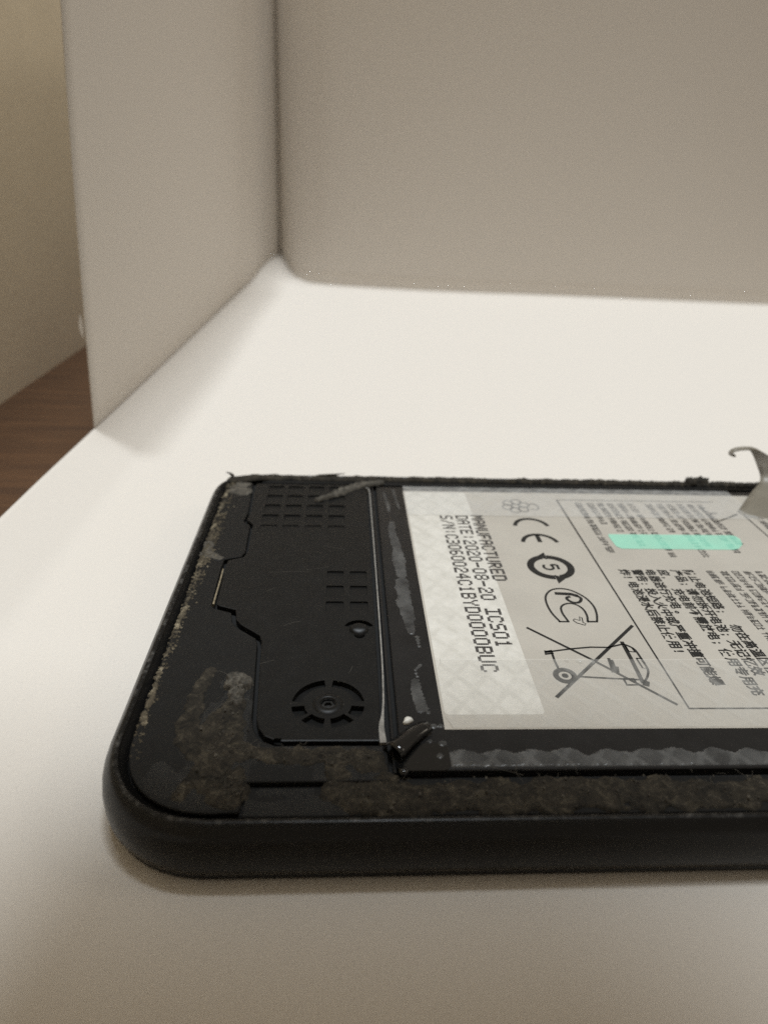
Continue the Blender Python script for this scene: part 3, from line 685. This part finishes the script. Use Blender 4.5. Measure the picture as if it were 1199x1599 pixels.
# scattered specks and fibres
parts = []
for k in range(260):
    b = gl[r.randint(len(gl))] if r.rand() < 0.5 else (r.uniform(3, 60), r.uniform(42, 45.6), 0.5)
    x, y = b[0] + r.normal() * b[2] * .5, b[1] + r.normal() * b[2] * .4; s = 0.05 + 0.09 * r.rand() ** 3
    if not 41.6 < y < 60: continue
    zz = 6.35 + 0.25 * r.rand() if x < 3 else 6.0 + .3 * r.rand()
    parts.append(([(x + s * vx * (0.6 + r.rand()), y + s * vy * (1 + r.rand()), zz + s * vz) for vx, vy, vz in ico_v], ico_f))
for k in range(70):
    x, y = r.uniform(-19, 4), r.uniform(50, 108); s = 0.03 + 0.05 * r.rand() ** 2
    parts.append(([(x + s * vx * (0.6 + r.rand()), y + s * vy * (1 + r.rand()), (6.2 if x > -12 else 6.08) + s * vz) for vx, vy, vz in ico_v], ico_f))
o = mesh_obj('dust_specks', *merge(parts), M['lint'], phone); o['kind'] = 'stuff'
parts = []
for k in range(210):
    if k < 120:
        b = gl[r.randint(len(gl))]; x, y, z = b[0] + r.normal() * .5 * b[2], b[1] + r.normal() * .5 * b[2], 6.45
    else: x, y, z = r.uniform(0, 60), r.uniform(42.2, 46.2), 6.15
    L = 0.35 + 1.3 * r.rand() ** 2; a = r.rand() * 6.28; p = [np.array((x, y, z))]
    for q in range(6):
        a += r.normal() * 0.45; p.append(p[-1] + np.array((math.cos(a), math.sin(a), r.normal() * 0.25)) * L / 6)
    parts.append(tube(p, 0.008 + 0.008 * r.rand(), 4))
for pts in ([(17.3, 47.5, 6.5), (16.2, 46.4, 6.9), (15.8, 45.4, 6.9), (16.3, 44.6, 6.6)], [(11.2, 46.8, 6.6), (12.2, 46.2, 7.1), (14, 45.9, 6.9), (16.5, 45.3, 6.6)], [(20.5, 46.9, 6.6), (21.2, 46.2, 7.0), (21.4, 45.4, 6.6)],
            [(-13.2, 60.1, 6.3), (-12.4, 59.6, 6.7), (-11.4, 58.9, 6.8)], [(-12.6, 53.2, 6.4), (-11.2, 54.6, 6.8), (-9.6, 55.2, 6.8), (-8.9, 55.4, 6.5)]):
    parts.append(tube(smooth_path(pts, 5), 0.014, 4))
o = mesh_obj('fibres', *merge(parts), M['fibre'], phone); o['kind'] = 'stuff'
patch('dust_film', trail([(-8.6, 42.5, 1.0), (-4, 42.7, 1.2), (1, 42.9, 1.2)], 10) + trail([(-6.5, 44.6, .6), (-2.5, 44.7, .6)], 6), 5.64, 0.04, M['haze_dust'], phone, 0.2, 71, 0.9, 0.5, 0.8, True, lambda X, Y: (Y > 42.05) & (Y < 45.0))
patch('dust_film', trail([(-15.5, 46, 1.6), (-12, 43.4, 1.4), (-9, 42.6, 1.0)], 8), 6.09, 0.02, M['haze_dust'], phone, 0.2, 73, 1.0, 0.5, 0.8, True, lambda X, Y: (Y > 42.4) & (X > -18))
# frayed threads at the rear left corner
parts = [tube(smooth_path(q, 4), [0.3, 0.28, 0.26, 0.24, 0.2, 0.16, 0.12, 0.08, 0.04], 5) for q in ([(-18.4, 111.4, 6.7), (-19.0, 111.8, 6.95), (-19.7, 112.0, 7.15)], [(-4, 112.2, 6.6), (-1.5, 112.5, 6.75), (0.6, 112.7, 6.95)])]
mesh_obj('frayed_thread', *merge(parts), M['gunk'], phone)['kind'] = 'stuff'

# milky smears on the wrapper
sm = trail([(7.7, 95.5, .5), (7.6, 91, .75), (8.0, 88, .7), (8.0, 84, .95), (8.1, 80, .75)], 6) + trail([(8.0, 78.5, .95), (8.0, 74, 1.0), (8.2, 70, .85), (8.3, 67.2, .45)], 6) + trail([(8.9, 66.3, .3), (9.0, 64.6, .3)], 3)
patch('adhesive_smear', sm, 6.225, 0.09, M['smear'], bat, 0.1, 51, 0.55, 0.4, 1.0)
sm = trail([(8.0, 58.6, .45), (8.0, 56.5, .7), (8.2, 54.2, .55)], 5) + trail([(8.8, 61.2, .28), (8.2, 60.4, .28), (8.4, 57, .28), (8.9, 53.8, .28)], 6) + [(9.2, 51.9, .4), (9.9, 51.9, .35), (9.4, 48.0, .4), (9.8, 49.6, .4), (8.6, 49.9, .3)]
patch('adhesive_smear', sm, 6.225, 0.09, M['smear'], bat, 0.1, 55, 0.5, 0.4, 1.2)
patch('adhesive_smear', trail([(8.6, 107.5, .3), (8.9, 103, .3), (9.2, 100.5, .25)], 8) + trail([(7.0, 106.5, .3), (7.4, 102, .35), (7.5, 99.6, .3)], 8), 6.225, 0.09, M['smear'], bat, 0.1, 57, 0.5, 0.4, 1.0)
sc = []
rs = np.random.RandomState(3)
for k in range(23):
    xc = 11.4 + 3.45 * k + rs.normal() * 0.22; up = 0.35 + 0.3 * rs.rand()
    for q in range(7): sc.append((xc + (q - 3) * 0.42, 47.25 + 1.1 * up * (1 - abs(q - 3) / 3.0), 1.0 + 0.3 * rs.rand()))
patch('scalloped_tape_marks', sc, 6.225, 0.14, M['quilt'], bat, 0.12, 61, 0.25, 0.4, 0.8, True, lambda X, Y: (Y > 46.55) & (X > 10.2))

# curled flap of black tape, bead and blob at the battery's front left corner
def sheet(name, rows, mat, parent, thick=0.06):
    nr_, nc = len(rows), len(rows[0]); V = [tuple(p) for q in rows for p in q]
    F = [(j * nc + i, j * nc + i + 1, (j + 1) * nc + i + 1, (j + 1) * nc + i) for j in range(nr_ - 1) for i in range(nc - 1)]
    o = mesh_obj(name, V, F, mat, parent, True); solid(o, thick); return o
rows = []
for q in range(15):
    t = q / 14; ang = math.radians(200 - 250 * t)
    rr_ = 1.05; row = []
    for k in range(9):
        u_ = k / 8; wob = 0.10 * math.sin(5 * u_ + 1.3)
        bx_, by_ = 5.0 + 3.6 * u_, 47.9 + 3.6 * u_ ** 0.9
        tap = 1.0 - 0.35 * u_
        off = rr_ * tap * math.cos(ang) + (0.9 * max(0, t - 0.75) * 4)
        row.append((bx_ - off * 0.62 + wob, by_ + off * 0.72, 6.22 + tap * rr_ * max(0.02, 0.55 + 0.65 * math.sin(ang)) * (1 if t < 0.9 else 0.4)))
    rows.append(row)
sheet('curled_black_tape', rows, M['gloss'], phone)
plate('corner_film', rrect(5.2, 10.2, 46.3, 49.6, 0.7), 6.205, 6.225, M['gloss'], bat, 0, 1)
V, F = lathe((6.75, 52.5), [(0.42, 6.2), (0.44, 6.42), (0.30, 6.62), (0.12, 6.66)], 14); V = [(x * 1.0 + 0.25 * (y - 52.5) + 0.1 * math.sin(9 * y), y, z) for x, y, z in V]; mesh_obj('white_bead', V, F, M['bead'], phone, True)
V, F = lathe((5.9, 46.3), [(0.5, 6.0), (0.45, 6.3), (0.3, 6.42), (0.1, 6.46)], 14); mesh_obj('tar_blob', V, F, M['gloss'], phone, True)

# brown film torn and folded near the rear rim, left of the battery
patch('torn_film', trail([(-3.9, 102.9, .55), (-2.2, 104.2, .7), (-0.4, 105.9, .9), (1.6, 107.8, 1.0), (3.6, 109.4, 1.0), (6.5, 110.4, .8)], 6), 6.21, 0.6, M['lint'], phone, 0.12, 83, 0.8, 0.4, 0.8)
# peeled strip of grimy tape standing up at the rear, right of the photo
def atY(px, py, Y):
    d = ROT @ np.array([px - CX, py - CY, FPX]); return CAM + d * ((Y - CAM[1]) / d[1])
Lk = [atY(1146, 806, 99.8), atY(1156, 792, 102.2), atY(1170, 772, 106.0), atY(1187, 749, 110.0), atY(1182, 727, 111.0), atY(1174, 708, 111.5)]
Rk = [atY(1205, 818, 97.5), atY(1240, 800, 100.5), atY(1252, 780, 105.0), atY(1245, 752, 109.0), atY(1226, 726, 110.5), atY(1196, 711, 111.0)]
Lk += [atY(1166, 701, 111.3), atY(1152, 701, 111.2), atY(1141, 704, 111.0), atY(1139, 709, 110.8), atY(1145, 712, 110.6)]
Rk += [atY(1180, 704, 110.2), atY(1160, 703.5, 109.6), atY(1147, 706, 109.4), atY(1144, 711, 109.4), atY(1149, 713, 109.4)]
rows = []
for a, b in zip(smooth_path(Lk, 4), smooth_path(Rk, 4)):
    rows.append([a + (b - a) * t + np.array((0, 0, 0.35 * math.sin(math.pi * t))) for t in np.linspace(0, 1, 7)])
sheet('peeled_tape', rows, M['peel'], phone, 0.2)['label'] = 'brown grimy tape end curling up at the rear edge'

# ---------------------------------------------------------------- the phone that takes the picture, behind the lens: it shades the foreground
shooter = thing('camera_phone', 'pale phone held over the foreground, out of view, widened to cast the soft front shadow', 'smartphone', tuple(CAM - FWD * 8))
def cb(r0, r1, u0, u1, b0, b1, name, mat, parent, rad=8):
    pts = rrect(r0, r1, u0, u1, rad); n_ = len(pts); V = []
    for bb in (b0, b1): V += [CAM + RIGHT * p[0] - DOWN * p[1] - FWD * bb for p in pts]
    F = [list(range(n_)), list(range(2 * n_ - 1, n_ - 1, -1))] + [(k, (k + 1) % n_, n_ + (k + 1) % n_, n_ + k) for k in range(n_)]
    return mesh_obj(name, V, F, mat, parent)
body = cb(-37, 48, -14, 152, 4.5, 12.5, 'body', M['phonebody'], shooter)  # unseen body, widened and lengthened to spread its shade over the foreground
cb(-12, 24, -11, 25, 3.2, 4.5, 'camera_plate', M['phonebody'], shooter, 6)
for (rr, uu) in ((0, 0), (0, 17), (14, 8)):
    cb(rr - 6, rr + 6, uu - 6, uu + 6, 2.0, 3.2, 'lens', M['lensglass'], shooter, 5.9)
